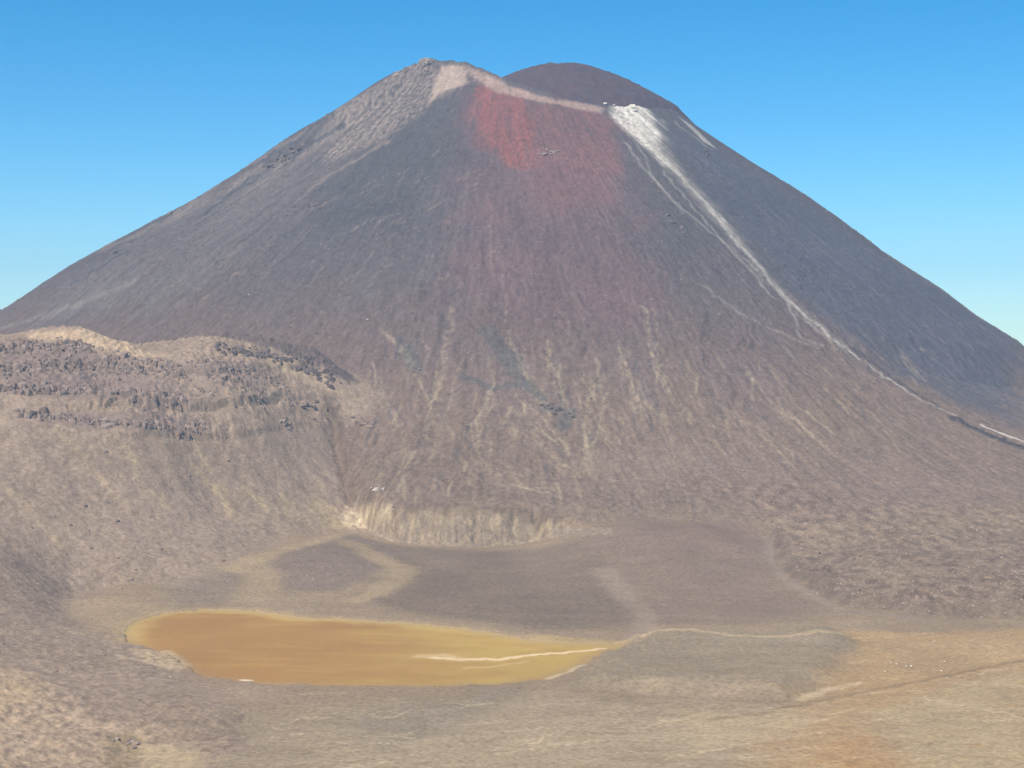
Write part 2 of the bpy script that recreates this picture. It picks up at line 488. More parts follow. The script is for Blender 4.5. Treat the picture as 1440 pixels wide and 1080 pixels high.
# tan rock of the left top and its flank
region([(560, 100), (600, 84), (655, 92), (700, 112), (650, 122), (600, 150), (545, 195), (500, 215), (455, 225), (470, 160)], C_TAN, 18, .8, 26, tex=.55 + FLOW * .7 + SPECK * 1.1, ids=V)
region([(620, 92), (655, 94), (655, 118), (625, 128), (600, 150), (610, 115)], np.array([.36, .28, .24]), 6, .8, 6, ids=V)
region([(655, 92), (720, 122), (780, 140), (850, 152), (846, 160), (760, 145), (700, 130), (655, 102)], np.array([.33, .24, .21]), 6, .75, 6, ids=V)
region([(640, 130), (660, 200), (560, 300), (450, 330), (430, 270), (520, 212), (590, 165)], C_DARK, 30, .5, 25, tex=.8 + FLOW * .5, ids=V)
for q in ([(250, 300), (330, 245), (420, 190), (520, 125)], [(330, 285), (400, 235), (480, 180)], [(150, 350), (260, 300), (360, 240)]):
    stroke(q, np.array([.20, .165, .155]), 16, 14, .55, 6, tex=.7 + FLOW, ids=V)
for q in ([(470, 155), (420, 195), (370, 225)], [(360, 248), (330, 270), (290, 300)], [(100, 400), (150, 370), (180, 355)], [(480, 178), (440, 200), (400, 232)]):
    stroke(q, C_DARK, 5, 4, .8, 5, ids=V)
stroke([(545, 200), (500, 225), (455, 250), (420, 280)], C_TAN * .9, 6, 4, .6, 5, ids=V)
stroke([(190, 395), (130, 420), (60, 445), (0, 462)], np.array([.17, .16, .15]), 8, 8, .5, 4, ids=V)
# right flank: the blue-grey of its shaded side put into the colour
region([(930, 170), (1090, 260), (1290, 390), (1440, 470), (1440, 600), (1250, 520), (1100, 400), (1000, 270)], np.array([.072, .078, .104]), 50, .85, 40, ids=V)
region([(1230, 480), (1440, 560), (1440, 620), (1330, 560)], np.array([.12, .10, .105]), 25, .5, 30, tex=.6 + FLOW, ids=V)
# the inner cone at the back
mix((GID == 1) * 1., np.array([.076, .052, .062]))
mix((GID == 1) * np.clip(.35 + fbm(GX / 40., GY / 40., 3, 212), 0, 1) * .5, np.array([.050, .054, .072]))
# white fumarole ground and the streak below it
region([(848, 140), (872, 142), (915, 158), (922, 190), (930, 215), (955, 245), (935, 232), (905, 205), (880, 180), (862, 165)], C_WHITE * .92, 10, .9, 12, tex=.85 + FLOW * .8 + SPECK * .3, ids=V)
region([(900, 160), (935, 170), (935, 200), (960, 240), (930, 225)], C_WHITE * .6, 12, .5, 12, tex=.5 + FLOW, ids=V)
stroke([(905, 190), (950, 240), (1000, 295), (1040, 345), (1085, 398), (1130, 440), (1175, 480)], C_WHITE * .5, 5.5, 2.8, .8, 4, tex=.85 + FLOW * .7 + SPECK * .6, ids=V)
stroke([(900, 180), (950, 240), (1000, 295), (1040, 345), (1085, 398), (1130, 440), (1190, 490)], C_WHITE * .42, 18, 9, .38, 4, tex=.7 + FLOW * .8 + SPECK * .5, ids=V)
stroke([(1175, 480), (1230, 520), (1290, 560), (1345, 585)], C_WHITE * .45, 2.6, 1.8, .8, 3, ids=V)
stroke([(1380, 598), (1415, 612), (1445, 622)], C_WHITE * .7, 2.6, 2.6, .9, 2, ids=V)
stroke([(1340, 588), (1390, 610), (1440, 630)], C_DARK * .6, 7, 9, .85, 3)
stroke([(1200, 490), (1260, 535), (1320, 572)], C_DARK * .8, 5, 5, .6, 3)
for q, a in (([(880, 200), (905, 238), (945, 280), (985, 315), (1020, 340), (1060, 375), (1100, 415), (1120, 450), (1125, 475)], .5), ([(930, 240), (990, 310), (1045, 370), (1090, 420)], .5),
             ([(980, 270), (1030, 330), (1080, 390), (1130, 450), (1190, 495)], .45), ([(870, 170), (900, 210), (920, 250), (960, 300)], .4), ([(985, 400), (1040, 440), (1090, 465), (1150, 490)], .35),
             ([(950, 170), (985, 200), (1000, 210)], .7), ([(1125, 475), (1170, 492)], .35), ([(1010, 300), (1050, 350), (1110, 430)], .4)):
    stroke(q, C_WHITE * .46, 2.6, 2.2, a * .75, 4, tex=1.1 + FLOW * .6, ids=V)
region([(955, 165), (975, 178), (1005, 208), (990, 200)], C_WHITE * .55, 5, .7, 4, ids=V)
# faint falling streaks over the whole cone
for _ in range(260):
    px = rng.uniform(330, 1330); py = rng.uniform(190, 520)
    r_, p_ = polar(*at(px, py)[:2]); L = rng.uniform(40, 200)
    if not (300 < r_ < 1150):
        continue
    n = 6; q = []
    for k in range(n):
        rr = r_ + L * k / (n - 1); pp = p_ + rng.normal() * .004
        x, y = X0 + rr * math.sin(pp), Y0 - rr * math.cos(pp); z = ground(x, y)
        f = y * CP - (z - CAM_Z) * SP; q.append((W / 2 + F * x / f, H / 2 - F * (y * SP + (z - CAM_Z) * CP) / f))
    li = rng.random() < .68
    stroke(q, (C_TAN * rng.uniform(.6, .95) if li else C_DARK * .9), rng.uniform(1.0, 2.8), rng.uniform(.8, 2.), rng.uniform(.1, .38), 2.5, tex=.6 + FLOW + SPECK * .8, ids=V)
for _ in range(120):
    px = rng.uniform(200, 700); py = rng.uniform(200, 430); L = rng.uniform(8, 34)
    if GID[min(NR - 1, np.searchsorted(yr, at(px, py)[1])), min(NC - 1, np.searchsorted(uf, (px - W / 2) / F))] == 0:
        stroke([(px, py), (px + L * .5, py - L * .28 + rng.normal() * 2), (px + L, py - L * .5)], C_DARK * rng.uniform(.6, .9) if rng.random() < .65 else C_TAN * .8, rng.uniform(1.5, 3.2), 1.2, rng.uniform(.3, .7), 3, tex=.7 + SPECK * 1.5, ids=V)
# gullied apron: pale washes and darker hollows
for q, w_, a in (([(705, 440), (720, 480), (735, 520), (760, 560), (775, 580)], 11, .5), ([(845, 530), (835, 570), (828, 610), (826, 650)], 8, .6), ([(905, 430), (915, 480), (925, 520), (945, 560), (965, 590)], 6, .6),
                 ([(875, 490), (885, 530), (905, 590)], 9, .45), ([(770, 510), (790, 560), (805, 590)], 8, .45), ([(640, 430), (625, 500), (610, 560), (600, 620)], 7, .4), ([(545, 470), (570, 500), (600, 560)], 6, .4),
                 ([(690, 555), (670, 600), (680, 640)], 6, .5), ([(720, 580), (770, 610), (800, 640)], 5, .45), ([(672, 655), (720, 672), (780, 690)], 4, .5), ([(590, 640), (560, 680), (540, 710)], 6, .45),
                 ([(1050, 525), (1090, 570), (1120, 590), (1180, 640)], 6, .4), ([(1000, 560), (1060, 600), (1100, 640)], 5, .35), ([(820, 640), (840, 660)], 14, .45), ([(530, 540), (560, 600)], 5, .35),
                 ([(860, 600), (885, 620)], 6, .4), ([(960, 570), (985, 595), (1010, 605)], 5, .35), ([(745, 600), (790, 650), (820, 665)], 3.5, .5)):
    stroke(q, C_PALE * .75, w_ * .55, w_ * .5, a * .8, 8, tex=.6 + SPECK * 1.2 + BLOT, ids=(0, 4))
    for _ in range(5):
        dx, dy = rng.normal() * 13, rng.normal() * 12; k0 = rng.integers(0, max(1, len(q) - 1))
        stroke([(x + dx * (1 - .25 * i) + rng.normal() * 3, y + dy) for i, (x, y) in enumerate(q[k0:])], C_PALE * rng.uniform(.7, 1) if rng.random() < .75 else C_DARK * 1.3, rng.uniform(1.2, 2.6), 1.2, a * rng.uniform(.4, .9), 5, tex=.8 + SPECK, ids=(0, 4))
for q, w_ in (([(685, 465), (705, 490), (720, 510)], 13), ([(575, 490), (585, 515)], 10), ([(770, 575), (800, 580), (790, 600)], 9), ([(650, 530), (690, 545), (740, 540)], 5), ([(720, 520), (760, 560)], 7)):
    stroke(q, np.array([.085, .088, .09]), w_, w_, .65, 4, ids=V)
for _ in range(170):
    px = rng.uniform(500, 1300); py = rng.uniform(470, 700)
    L = rng.uniform(10, 40); sl = (px - 740) / 500. + rng.normal() * .35
    stroke([(px, py), (px + sl * L, py + L)], C_PALE * rng.uniform(.7, 1.) if rng.random() < .6 else C_DARK * 1.2, rng.uniform(1.2, 3.5), 1.5, rng.uniform(.15, .45), 4, ids=(0, 4))
stroke([(466, 575), (472, 600), (479, 635), (486, 670), (493, 703)], C_APRON * .8, 10, 9, .85, 3)
# hill
region([(35, 470), (110, 463), (150, 472), (190, 490), (240, 500), (190, 500), (130, 490), (50, 478)], np.array([.42, .33, .235]), 7, .8, 6, ids=(2,))
region([(285, 482), (330, 490), (400, 510), (470, 540), (520, 565), (480, 550), (400, 520), (330, 497)], np.array([.36, .29, .205]), 8, .7, 8, tex=.75 + BLOT, ids=(2,))
region([(0, 478), (90, 480), (170, 510), (250, 545), (270, 575), (200, 575), (100, 560), (0, 550)], C_ROCK, 18, .8, 16, ids=(2,))
region([(30, 578), (150, 580), (290, 590), (280, 605), (150, 605), (40, 590)], C_ROCK, 9, .7, 8, ids=(2,))
dsp = np.full(GX.shape, 1e9)
for a, b in zip(SPINE[:-1], SPINE[1:]):
    e = (b - a)[:2]; t = np.clip(((GX - a[0]) * e[0] + (GY - a[1]) * e[1]) / (e @ e), 0, 1)
    dsp = np.minimum(dsp, np.hypot(GX - a[0] - e[0] * t, GY - a[1] - e[1] * t))
mix(sst(24, 12, dsp + SPECK * 6) * .95, np.array([.120, .098, .098]))
region([(230, 520), (360, 515), (390, 540), (300, 550)], C_ROCK, 16, .6, 14, ids=(2,))
for q, w_, a in (([(300, 680), (315, 705), (325, 725)], 7, .7), ([(345, 690), (360, 700), (375, 715)], 5, .7), ([(270, 655), (300, 690)], 5, .5), ([(395, 700), (400, 715)], 6, .6), ([(280, 630), (295, 660)], 4, .45),
                 ([(160, 610), (190, 650)], 5, .4), ([(210, 690), (235, 715)], 6, .35), ([(450, 710), (470, 735)], 12, .6), ([(80, 600), (130, 660), (180, 720)], 4, .3), ([(0, 675), (50, 730), (90, 770)], 5, .35)):
    stroke(q, C_YEL * .85, w_, w_ * .9, a, 5, tex=.8 + SPECK, ids=(2,))
region([(310, 690), (420, 700), (490, 712), (480, 740), (400, 745), (330, 730)], C_YEL * .7, 22, .45, 18, tex=.5 + BLOT + SPECK * .6, ids=(2, 4, 6))
for _ in range(160):
    px = rng.uniform(0, 520); py = rng.uniform(560, 830); L = rng.uniform(10, 50)
    stroke([(px, py), (px + L * .55, py + L * .8)], C_PALE * .8 if rng.random() < .5 else C_ROCK, rng.uniform(1.2, 4), 1.5, rng.uniform(.15, .4), 4, ids=(2,))
region([(0, 760), (110, 830), (180, 900), (260, 970), (200, 985), (120, 960), (0, 915), (-60, 830)], np.array([.215, .172, .140]), 30, .4, 25, ids=(2, 4))
# bank with yellow earth
mix((GID == 6) * .85, np.array([.235, .197, .160]))
mix((GID == 6) * np.clip(-.1 + SPECK * 1.6 + fbm(GX / 12., GY / 14., 3, 221) * 1.3, 0, 1) * .5, C_YEL * .8)
mix((GID == 6) * np.clip(-.25 + fbm(GX / 9., GY / 9., 3, 222) * 1.8, 0, 1) * .6, C_APRON)
region([(488, 712), (525, 712), (520, 728), (490, 740), (482, 735)], np.array([.50, .425, .30]), 5, .85, 6, tex=.7 + SPECK * .9)
region([(530, 720), (550, 712), (545, 725), (522, 738)], np.array([.46, .385, .27]), 4, .7, 4, tex=.7 + SPECK * .9)
stroke([(560, 711), (640, 710), (720, 717), (790, 731)], C_APRON * .8, 4, 4, .6, 2)
# floor
region([(500, 755), (640, 772), (860, 755), (900, 850), (890, 882), (760, 885), (560, 860), (500, 840), (560, 800)], np.array([.168, .136, .108]), 18, .9, 10, ids=(4,))
region([(355, 790), (420, 765), (500, 752), (560, 775), (540, 800), (480, 830), (400, 830), (370, 815)], np.array([.182, .148, .124]), 9, .9, 7, ids=(4,))
region([(240, 820), (350, 790), (370, 830), (300, 850), (230, 845)], np.array([.19, .16, .135]), 16, .6, 10, ids=(4,))
stroke([(500, 765), (540, 790), (570, 800), (545, 825), (500, 845)], C_SAND * .9, 16, 10, .85, 4, ids=(4,))
stroke([(480, 752), (420, 768), (360, 785), (330, 800)], C_SAND * .9, 9, 12, .85, 4, ids=(4,))
stroke([(355, 790), (372, 815), (355, 840)], C_SAND * .88, 14, 18, .75, 4, ids=(4,))
region([(100, 845), (160, 840), (240, 850), (200, 880), (170, 900), (120, 880)], C_SAND * .88, 16, .75, 12, ids=(2, 4))
region([(835, 770), (850, 700), (830, 640), (960, 625), (1050, 690), (1100, 770), (1000, 820), (880, 820)], np.array([.192, .146, .120]), 55, .8, 40, tex=.85 + BLOT * .6 + SPECK * .3, ids=(0, 3, 4))
region([(1040, 690), (1150, 640), (1300, 640), (1440, 660), (1440, 720), (1200, 720), (1080, 730)], np.array([.185, .140, .118]), 45, .6, 40, tex=.8 + BLOT * .6, ids=(0, 3))
region([(840, 750), (1060, 720), (1085, 780), (1120, 830), (1180, 860), (1050, 880), (900, 880), (880, 800)], np.array([.200, .152, .127]), 26, .75, 14, ids=(4,))
stroke([(850, 800), (880, 840), (905, 860), (910, 885), (880, 905)], np.array([.27, .22, .18]), 12, 6, .6, 5, ids=(4,))
stroke([(1080, 755), (1083, 785), (1112, 822), (1180, 857), (1300, 872)], np.array([.25, .205, .175]), 5, 6, .6, 2, ids=(4, 3))
region(MOUND_PX, np.array([.245, .206, .154]), 14, .85, 10, ids=(4,))
stroke([(870, 905), (900, 893), (945, 884), (990, 888), (1040, 894), (1100, 895), (1150, 888), (1185, 890)], C_SAND * 1.1, 3.5, 3.5, .85, 3, ids=(4,))  # pale line painted for the lit top edge of the mound
region([(0, 1100), (0, 985), (300, 1000), (600, 990), (760, 975), (900, 990), (1100, 990), (1440, 1000), (1440, 1100)], np.array([.30, .25, .18]), 24, .6, 18, ids=(4,))
region([(560, 990), (720, 970), (690, 1000), (620, 1035), (540, 1050), (480, 1020)], np.array([.20, .175, .145]), 14, .6, 12, ids=(4,))
region([(420, 1020), (700, 1030), (1000, 1020), (1000, 1090), (420, 1090)], np.array([.34, .285, .20]), 16, .5, 14, tex=.6 + BLOT, ids=(4,))
region(MUD_PX, C_MUD, 12, .8, 12, ids=(4, 3))
region([(1110, 1000), (1190, 930), (1240, 892), (1800, 888), (1800, 1120), (1000, 1120), (1060, 1040)], np.array([.335, .25, .15]), 14, .75, 14, tex=.85 + BLOT * .5, ids=(4,))
region([(1120, 985), (1200, 930), (1330, 950), (1260, 990), (1220, 1030), (1330, 1090), (1050, 1090), (1120, 1040)], np.array([.325, .23, .13]), 20, .6, 20, ids=(4,))
region([(1170, 1040), (1230, 1030), (1240, 1090), (1150, 1090)], C_ORANGE, 16, .4, 16, ids=(4,))
region([(1230, 1000), (1440, 940), (1440, 1090), (1300, 1090), (1260, 1030)], np.array([.35, .285, .18]), 12, .7, 12, ids=(4,))
region([(960, 1000), (1150, 1000), (1130, 1030), (980, 1050)], np.array([.36, .295, .195]), 8, .6, 8, ids=(4,))
stroke([(1125, 985), (1160, 970), (1210, 960)], np.array([.44, .36, .24]), 3.5, 2, .85, 2, ids=(4,))
stroke([(1000, 1012), (1090, 1000), (1160, 984), (1260, 965), (1340, 948), (1440, 928)], np.array([.17, .125, .075]), 3, 2.4, .55, 3, ids=(4,))
for q in ([(1290, 980), (1330, 988), (1360, 990)], [(1390, 998), (1420, 1004), (1440, 1012)], [(1330, 953), (1380, 945), (1430, 938)], [(1260, 912), (1275, 917)], [(1380, 908), (1420, 918)], [(1280, 890), (1320, 891)],
          [(1370, 960), (1440, 966)], [(1100, 997), (1150, 1003)], [(960, 1063), (1080, 1040), (1160, 1030)], [(700, 1062), (760, 1050), (860, 1040)]):
    stroke(q, np.array([.47, .385, .275]), 1.5, .9, .6, 5, tex=.8 + SPECK * 1.2, ids=(4,))
for _ in range(240):
    px = rng.uniform(380, 1440); py = rng.uniform(975, 1080) if px < 1180 else rng.uniform(890, 1080); L = rng.uniform(12, 70)
    stroke([(px, py), (px + L * .5, py + rng.normal() * 2), (px + L, py - L * .06 + rng.normal() * 3)], np.array([.46, .39, .27]) if rng.random() < .5 else np.array([.22, .17, .105]), rng.uniform(.5, 1.5), .6, rng.uniform(.15, .55), 3, ids=(4,))
# near left corner
region([(-60, 925), (60, 955), (120, 1000), (180, 1020), (260, 1050), (280, 1100), (-60, 1100)], C_PALE * np.array([1.06, 1.0, 1.02]), 10, .8, 10, tex=.8 + SPECK * .9 + BLOT * .4, ids=(2, 4))
region([(0, 925), (50, 950), (60, 985), (0, 1000)], C_PALE * np.array([1.06, .98, .9]), 8, .5, 8, ids=(2, 4))
region([(150, 1030), (190, 1030), (200, 1060), (170, 1090), (140, 1090)], np.array([.24, .19, .125]), 5, .75, 6, ids=(2, 4))
region([(200, 1050), (290, 1060), (280, 1090), (200, 1090)], C_YEL * .85, 6, .6, 6, ids=(2, 4))
# lake
LK = (GID == 5)
lb = fbm(GX / 110. + 3, GY / 45., 3, 231)
mix(LK * 1., np.array([.312, .182, .062]))
mix(LK * sst(-150, 10, GX + lb * 60) * .85, np.array([.425, .312, .095]))
mix(LK * np.clip(fbm(GX / 40., GY / 22., 4, 232) * 1.1 + .1, 0, 1) * .45, np.array([.30, .165, .06]))
mix(LK * np.clip(fbm(GX / 70., GY / 16., 4, 233) * 1.2 - .05, 0, 1) * .5, np.array([.42, .29, .09]))
mix(LK * sst(-22, -2, AUX['dl'] + lb * 8) * sst(1130, 1200, GY) * .85, np.array([.45, .34, .12]))
mix(np.isin(GID, (4, 5)) * sst(13, 0, np.abs(AUX['dl'] + SPECK * 5)) * .5, np.array([.30, .22, .135]))
mix(LK * np.clip(SPECK * .8 - .1, 0, 1) * .2, np.array([.46, .34, .19]))
stroke([(610, 925), (640, 927), (700, 928), (740, 922), (800, 917), (850, 912)], np.array([.66, .53, .34]), 3.2, 2.2, .95, 2, ids=(5, 4))
stroke([(590, 923), (625, 920), (650, 928)], np.array([.55, .42, .25]), 5, 4, .6, 2, ids=(5,))
stroke([(655, 940), (690, 938), (740, 930)], np.array([.52, .39, .22]), 2, 1.5, .6, 2, ids=(5,))
region([(745, 892), (800, 896), (885, 900), (870, 910), (800, 908), (740, 902)], np.array([.36, .275, .14]), 7, .7, 6, ids=(4, 5))
region([(180, 912), (240, 915), (262, 935), (250, 945), (200, 925)], np.array([.44, .35, .23]), 4, .8, 5, tex=.8 + SPECK)
stroke([(165, 922), (200, 930), (240, 940)], np.array([.42, .35, .26]), 2.2, 1.6, .7, 2)
stroke([(340, 956), (352, 957)], np.array([.7, .62, .5]), 1.8, 1.8, .9, 1)
stroke([(770, 955), (800, 944), (820, 935)], np.array([.5, .42, .3]), 2.5, 2., .7, 2)
mix(np.isin(GID, (4,)) * sst(14, 0, AUX['dl']) * sst(1120, 1200, GY) * .35, np.array([.36, .29, .175]))
# overall variation: falling streaks on the cone, mottling elsewhere
isV = np.isin(GID, (0, 1, 6)) * sst(1500, 1350, PHI_R)
A *= (1 + (FLOW * .12 + FINE * .12) * isV + BLOT * .14 + SPECK * .27 * np.isin(GID, (0, 2, 3, 6)) + fbm(GX / 16., GY / 24., 3, 261) * .16 * np.isin(GID, (0, 1, 2)) + SPECK * .07 * np.isin(GID, (4,)))[..., None]
lv = fbm(GX / 12., GY / 22., 3, 241)
A *= (1 + np.isin(GID, (3,)) * lv * .45)[..., None]
mix(np.isin(GID, (3,)) * np.clip(fbm(GX / 80., GY / 120., 3, 242) * .6 + lv * .5 + .5 * np.exp(-((GX - 345) / 70.) ** 2 - ((GY - 1420) / 90.) ** 2), 0, 1) * .5, np.array([.27, .225, .165]))
mix(sst(14, 2, np.abs(AUX['zl'] + 9)) * (GY < 1650) * .55, np.array([.125, .10, .088]))  # side shading of the lava toe, painted as a dark band along its edge
fl = np.isin(GID, (4,))
A *= (1 + fl * (fbm(GX / 45., GY / 22., 4, 251) * .13 + fbm(GX / 16., GY / 9., 3, 252) * .08 * sst(1150, 950, GY)))[..., None]
mix(fl * sst(1100, 950, GY) * sst(-60, 80, GX) * np.clip(fbm(GX / 35., GY / 14., 4, 253) * 1.2, 0, 1) * .4, np.array([.41, .335, .23]))
mix(fl * sst(1150, 1000, GY) * sst(60, 180, GX) * np.clip(fbm(GX / 30., GY / 12., 4, 254) * 1.2 - .05, 0, 1) * .6, np.array([.30, .20, .10]))
A *= np.where(np.isin(GID, (0, 1))[..., None], np.array([1.06, 1.01, .90]), np.array([1.06, .985, .87]))
A = np.clip(A, .02, .85)


# ------------------------------------------------------------------ materials
def mat(name, base=None, attr=True, rough=.95, bump=.75, scale=.32, var=.28, spec=.12):
    m = bpy.data.materials.new(name); m.use_nodes = True
    t = m.node_tree; b = t.nodes['Principled BSDF']
    b.inputs['Roughness'].default_value = rough; b.inputs['Specular IOR Level'].default_value = spec
    co = t.nodes.new('ShaderNodeTexCoord')
    n = t.nodes.new('ShaderNodeTexNoise'); n.inputs['Scale'].default_value = scale; n.inputs['Detail'].default_value = 5; n.inputs['Roughness'].default_value = .65
    t.links.new(co.outputs['Object'], n.inputs['Vector'])
    mr = t.nodes.new('ShaderNodeMapRange'); mr.inputs['From Min'].default_value = .3; mr.inputs['From Max'].default_value = .7
    mr.inputs['To Min'].default_value = 1 - var; mr.inputs['To Max'].default_value = 1 + var
    t.links.new(n.outputs['Fac'], mr.inputs['Value'])
    mx = t.nodes.new('ShaderNodeMix'); mx.data_type = 'RGBA'; mx.blend_type = 'MULTIPLY'; mx.inputs['Factor'].default_value = 1; mx.clamp_result = False
    if attr:
        at_ = t.nodes.new('ShaderNodeAttribute'); at_.attribute_name = 'soil'
        src = at_.outputs['Color']
    else:
        oi = t.nodes.new('ShaderNodeObjectInfo'); cr = t.nodes.new('ShaderNodeValToRGB')
        cr.color_ramp.elements[0].color = (*[v * .75 for v in base], 1); cr.color_ramp.elements[1].color = (*[v * 1.3 for v in base], 1)
        t.links.new(oi.outputs['Random'], cr.inputs['Fac']); src = cr.outputs['Color']
    t.links.new(src, mx.inputs[6]); t.links.new(mr.outputs['Result'], mx.inputs[7])
    t.links.new(mx.outputs[2], b.inputs['Base Color'])
    bp = t.nodes.new('ShaderNodeBump'); bp.inputs['Strength'].default_value = bump; bp.inputs['Distance'].default_value = 1.0
    t.links.new(n.outputs['Fac'], bp.inputs['Height']); t.links.new(bp.outputs['Normal'], b.inputs['Normal'])
    return m


M_GROUND = mat('scree_ground')
M_MUD = mat('lake_mud', rough=.7, bump=.03, var=.05, spec=.2)
M_HROCK = mat('hill_rock', (.235, .178, .145), attr=False, scale=.5)
M_PALE = mat('pale_rock', (.50, .45, .38), attr=False, scale=.5)
M_WHITE = mat('white_rock', (.68, .64, .58), attr=False, scale=.5)
M_TAN = mat('tan_rock', (.27, .215, .18), attr=False, scale=.5)
M_BLACK = mat('dark_rock', (.145, .115, .102), attr=False, scale=.5)
M_FAR = mat('far_ground', (.10, .11, .09), attr=False, scale=.002)

# ------------------------------------------------------------------ ground objects
du = np.gradient(GZ, axis=0) / np.gradient(GY, axis=0)               # along Y at fixed u
dc = np.gradient(GZ, axis=1) / np.gradient(GX, axis=1)
zx = dc; zy = du - dc * uf[None, :]
NRM = np.stack([-zx, -zy, np.ones_like(zx)], -1); NRM /= np.linalg.norm(NRM, axis=-1, keepdims=True)
fid = GID[:-1, :-1]
idx = np.arange(NR * NC).reshape(NR, NC)
quads = np.stack([idx[:-1, :-1], idx[:-1, 1:], idx[1:, 1:], idx[1:, :-1]], -1)
LABELS = {'volcano': 'steep grey and red volcanic cone with a white streak', 'inner_cone': 'dark rounded inner cone behind the crater rim of the volcano',
          'hill': 'brown scree hill with dark lava bands on the left', 'lava_field': 'rough brown lava flow spreading over the right side of the crater floor',
          'crater_floor': 'pale grey and tan flat crater floor', 'lake': 'shallow orange muddy lake on the crater floor', 'bank': 'low cut bank of yellowish earth at the foot of the volcano'}
P3 = np.stack([GX, GY, GZ], -1).reshape(-1, 3)
for k, nm in enumerate(NAMES):
    q = quads[fid == k]
    if not len(q):
        continue
    used, inv = np.unique(q, return_inverse=True)
    inv = inv.reshape(q.shape)
    me = bpy.data.meshes.new(nm)
    me.vertices.add(len(used)); me.vertices.foreach_set('co', P3[used].astype(np.float32).ravel())
    me.loops.add(inv.size); me.loops.foreach_set('vertex_index', inv.astype(np.int32).ravel())
    me.polygons.add(len(q)); me.polygons.foreach_set('loop_start', np.arange(0, inv.size, 4, dtype=np.int32))
    me.update(calc_edges=True)
    me.polygons.foreach_set('use_smooth', np.ones(len(q), bool))
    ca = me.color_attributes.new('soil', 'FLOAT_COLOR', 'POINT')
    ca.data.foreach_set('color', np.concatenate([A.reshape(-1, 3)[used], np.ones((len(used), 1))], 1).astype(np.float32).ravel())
    me.normals_split_custom_set_from_vertices(NRM.reshape(-1, 3)[used].astype(np.float32))
    me.materials.append(M_MUD if nm == 'lake' else M_GROUND)
    o = bpy.data.objects.new(nm, me); COL.objects.link(o)
    o['kind'] = 'structure'; o['label'] = LABELS[nm]


def mesh_obj(name, verts, faces, m, parent=None):
    me = bpy.data.meshes.new(name); me.from_pydata([tuple(v) for v in verts], [], [tuple(f) for f in faces]); me.materials.append(m)
    o = bpy.data.objects.new(name, me); COL.objects.link(o); o.parent = parent
    return o


# plain round the mountain, and the far ridge low on the left
n = 96; RAD = 9000
pv = [(0, 1500, -560)] + [(rad * math.cos(a), 1500 + rad * math.sin(a), -560 + (0 if rad > 6000 else 0)) for rad in (3000, 6000, RAD) for a in np.linspace(0, 2 * math.pi, n, endpoint=False)]
pf = [(0, 1 + i, 1 + (i + 1) % n) for i in range(n)]
for k in range(2):
    pf += [(1 + k * n + i, 1 + (k + 1) * n + i, 1 + (k + 1) * n + (i + 1) % n, 1 + k * n + (i + 1) % n) for i in range(n)]
o = mesh_obj('plain', pv, pf, M_FAR); o['kind'] = 'structure'; o['label'] = 'hazy low plain around the mountain'
fx = np.linspace(-4200, -500, 90); fy = np.linspace(4700, 6900, 50)
FX, FY = np.meshgrid(fx, fy)
pk = atY(-60, 408, 5900)
FZ = -565 + (pk[2] + 575) * np.exp(-((FX - pk[0] + 120) / 900) ** 2 - ((FY - 5900) / 420) ** 2) + fbm(FX / 500, FY / 500, 5, 301) * 60 * np.exp(-((FY - 5900) / 600) ** 2)
o = mesh_obj('far_hill', np.stack([FX, FY, FZ], -1).reshape(-1, 3), [(j * 90 + i, j * 90 + i + 1, (j + 1) * 90 + i + 1, (j + 1) * 90 + i) for j in range(49) for i in range(89)], M_FAR)
o.data.polygons.foreach_set('use_smooth', np.ones(len(o.data.polygons), bool))
o['kind'] = 'structure'; o['label'] = 'faint blue far hill behind the left foot of the volcano'


# ------------------------------------------------------------------ rocks
def rock_mesh(name, m, seed, sx=1., sy=1., sz=1., n=16, box=.8):
    r = np.random.default_rng(seed); bm = bmesh.new()
    for _ in range(n):
        v = r.normal(size=3); v /= np.linalg.norm(v); b = v / np.max(np.abs(v))
        v = v * (1 - box) + b * box * .85
        v *= r.uniform(.8, 1.1)
        bm.verts.new((v[0] * sx, v[1] * sy, v[2] * sz))
    g = bmesh.ops.convex_hull(bm, input=bm.verts)
    bmesh.ops.delete(bm, geom=[e for e in g['geom_interior'] if isinstance(e, bmesh.types.BMVert)], context='VERTS')
    me = bpy.data.meshes.new(name); bm.to_mesh(me); bm.free(); me.materials.append(m)
    return me


def column_mesh(name, m, seed):
    r = np.random.default_rng(seed); n = 6; a = np.sort(r.uniform(0, 6.28, n) * .35 + np.arange(n) * 1.047 * .65); bm = bmesh.new()
    a = np.arange(n) * 1.047 + r.normal(size=n) * .2; rd = r.uniform(.75, 1.15, n)
    for zz, k in ((-1, 1.12), (.25, 1.0), (.8, .86)):
        for i in range(n):
            bm.verts.new((math.cos(a[i]) * rd[i] * k + r.normal() * .06, math.sin(a[i]) * rd[i] * k + r.normal() * .06, zz + r.normal() * .12 + .25 * math.cos(a[i] + seed) * (zz > .5)))
    bm.verts.new((r.normal() * .2, r.normal() * .2, 1.0))
    bmesh.ops.convex_hull(bm, input=bm.verts)
    me = bpy.data.meshes.new(name); bm.to_mesh(me); bm.free(); me.materials.append(m)
    return me


SETS = {}
for nm, m in (('rock', M_HROCK), ('pale', M_PALE), ('white', M_WHITE), ('tan', M_TAN), ('black', M_BLACK)):
    SETS[nm] = [rock_mesh('rock_block', m, 100 + k, 1, 1, 1, 18) for k in range(7)]
    SETS[nm + '_column'] = [column_mesh('rock_column', m, 200 + k) for k in range(7)]


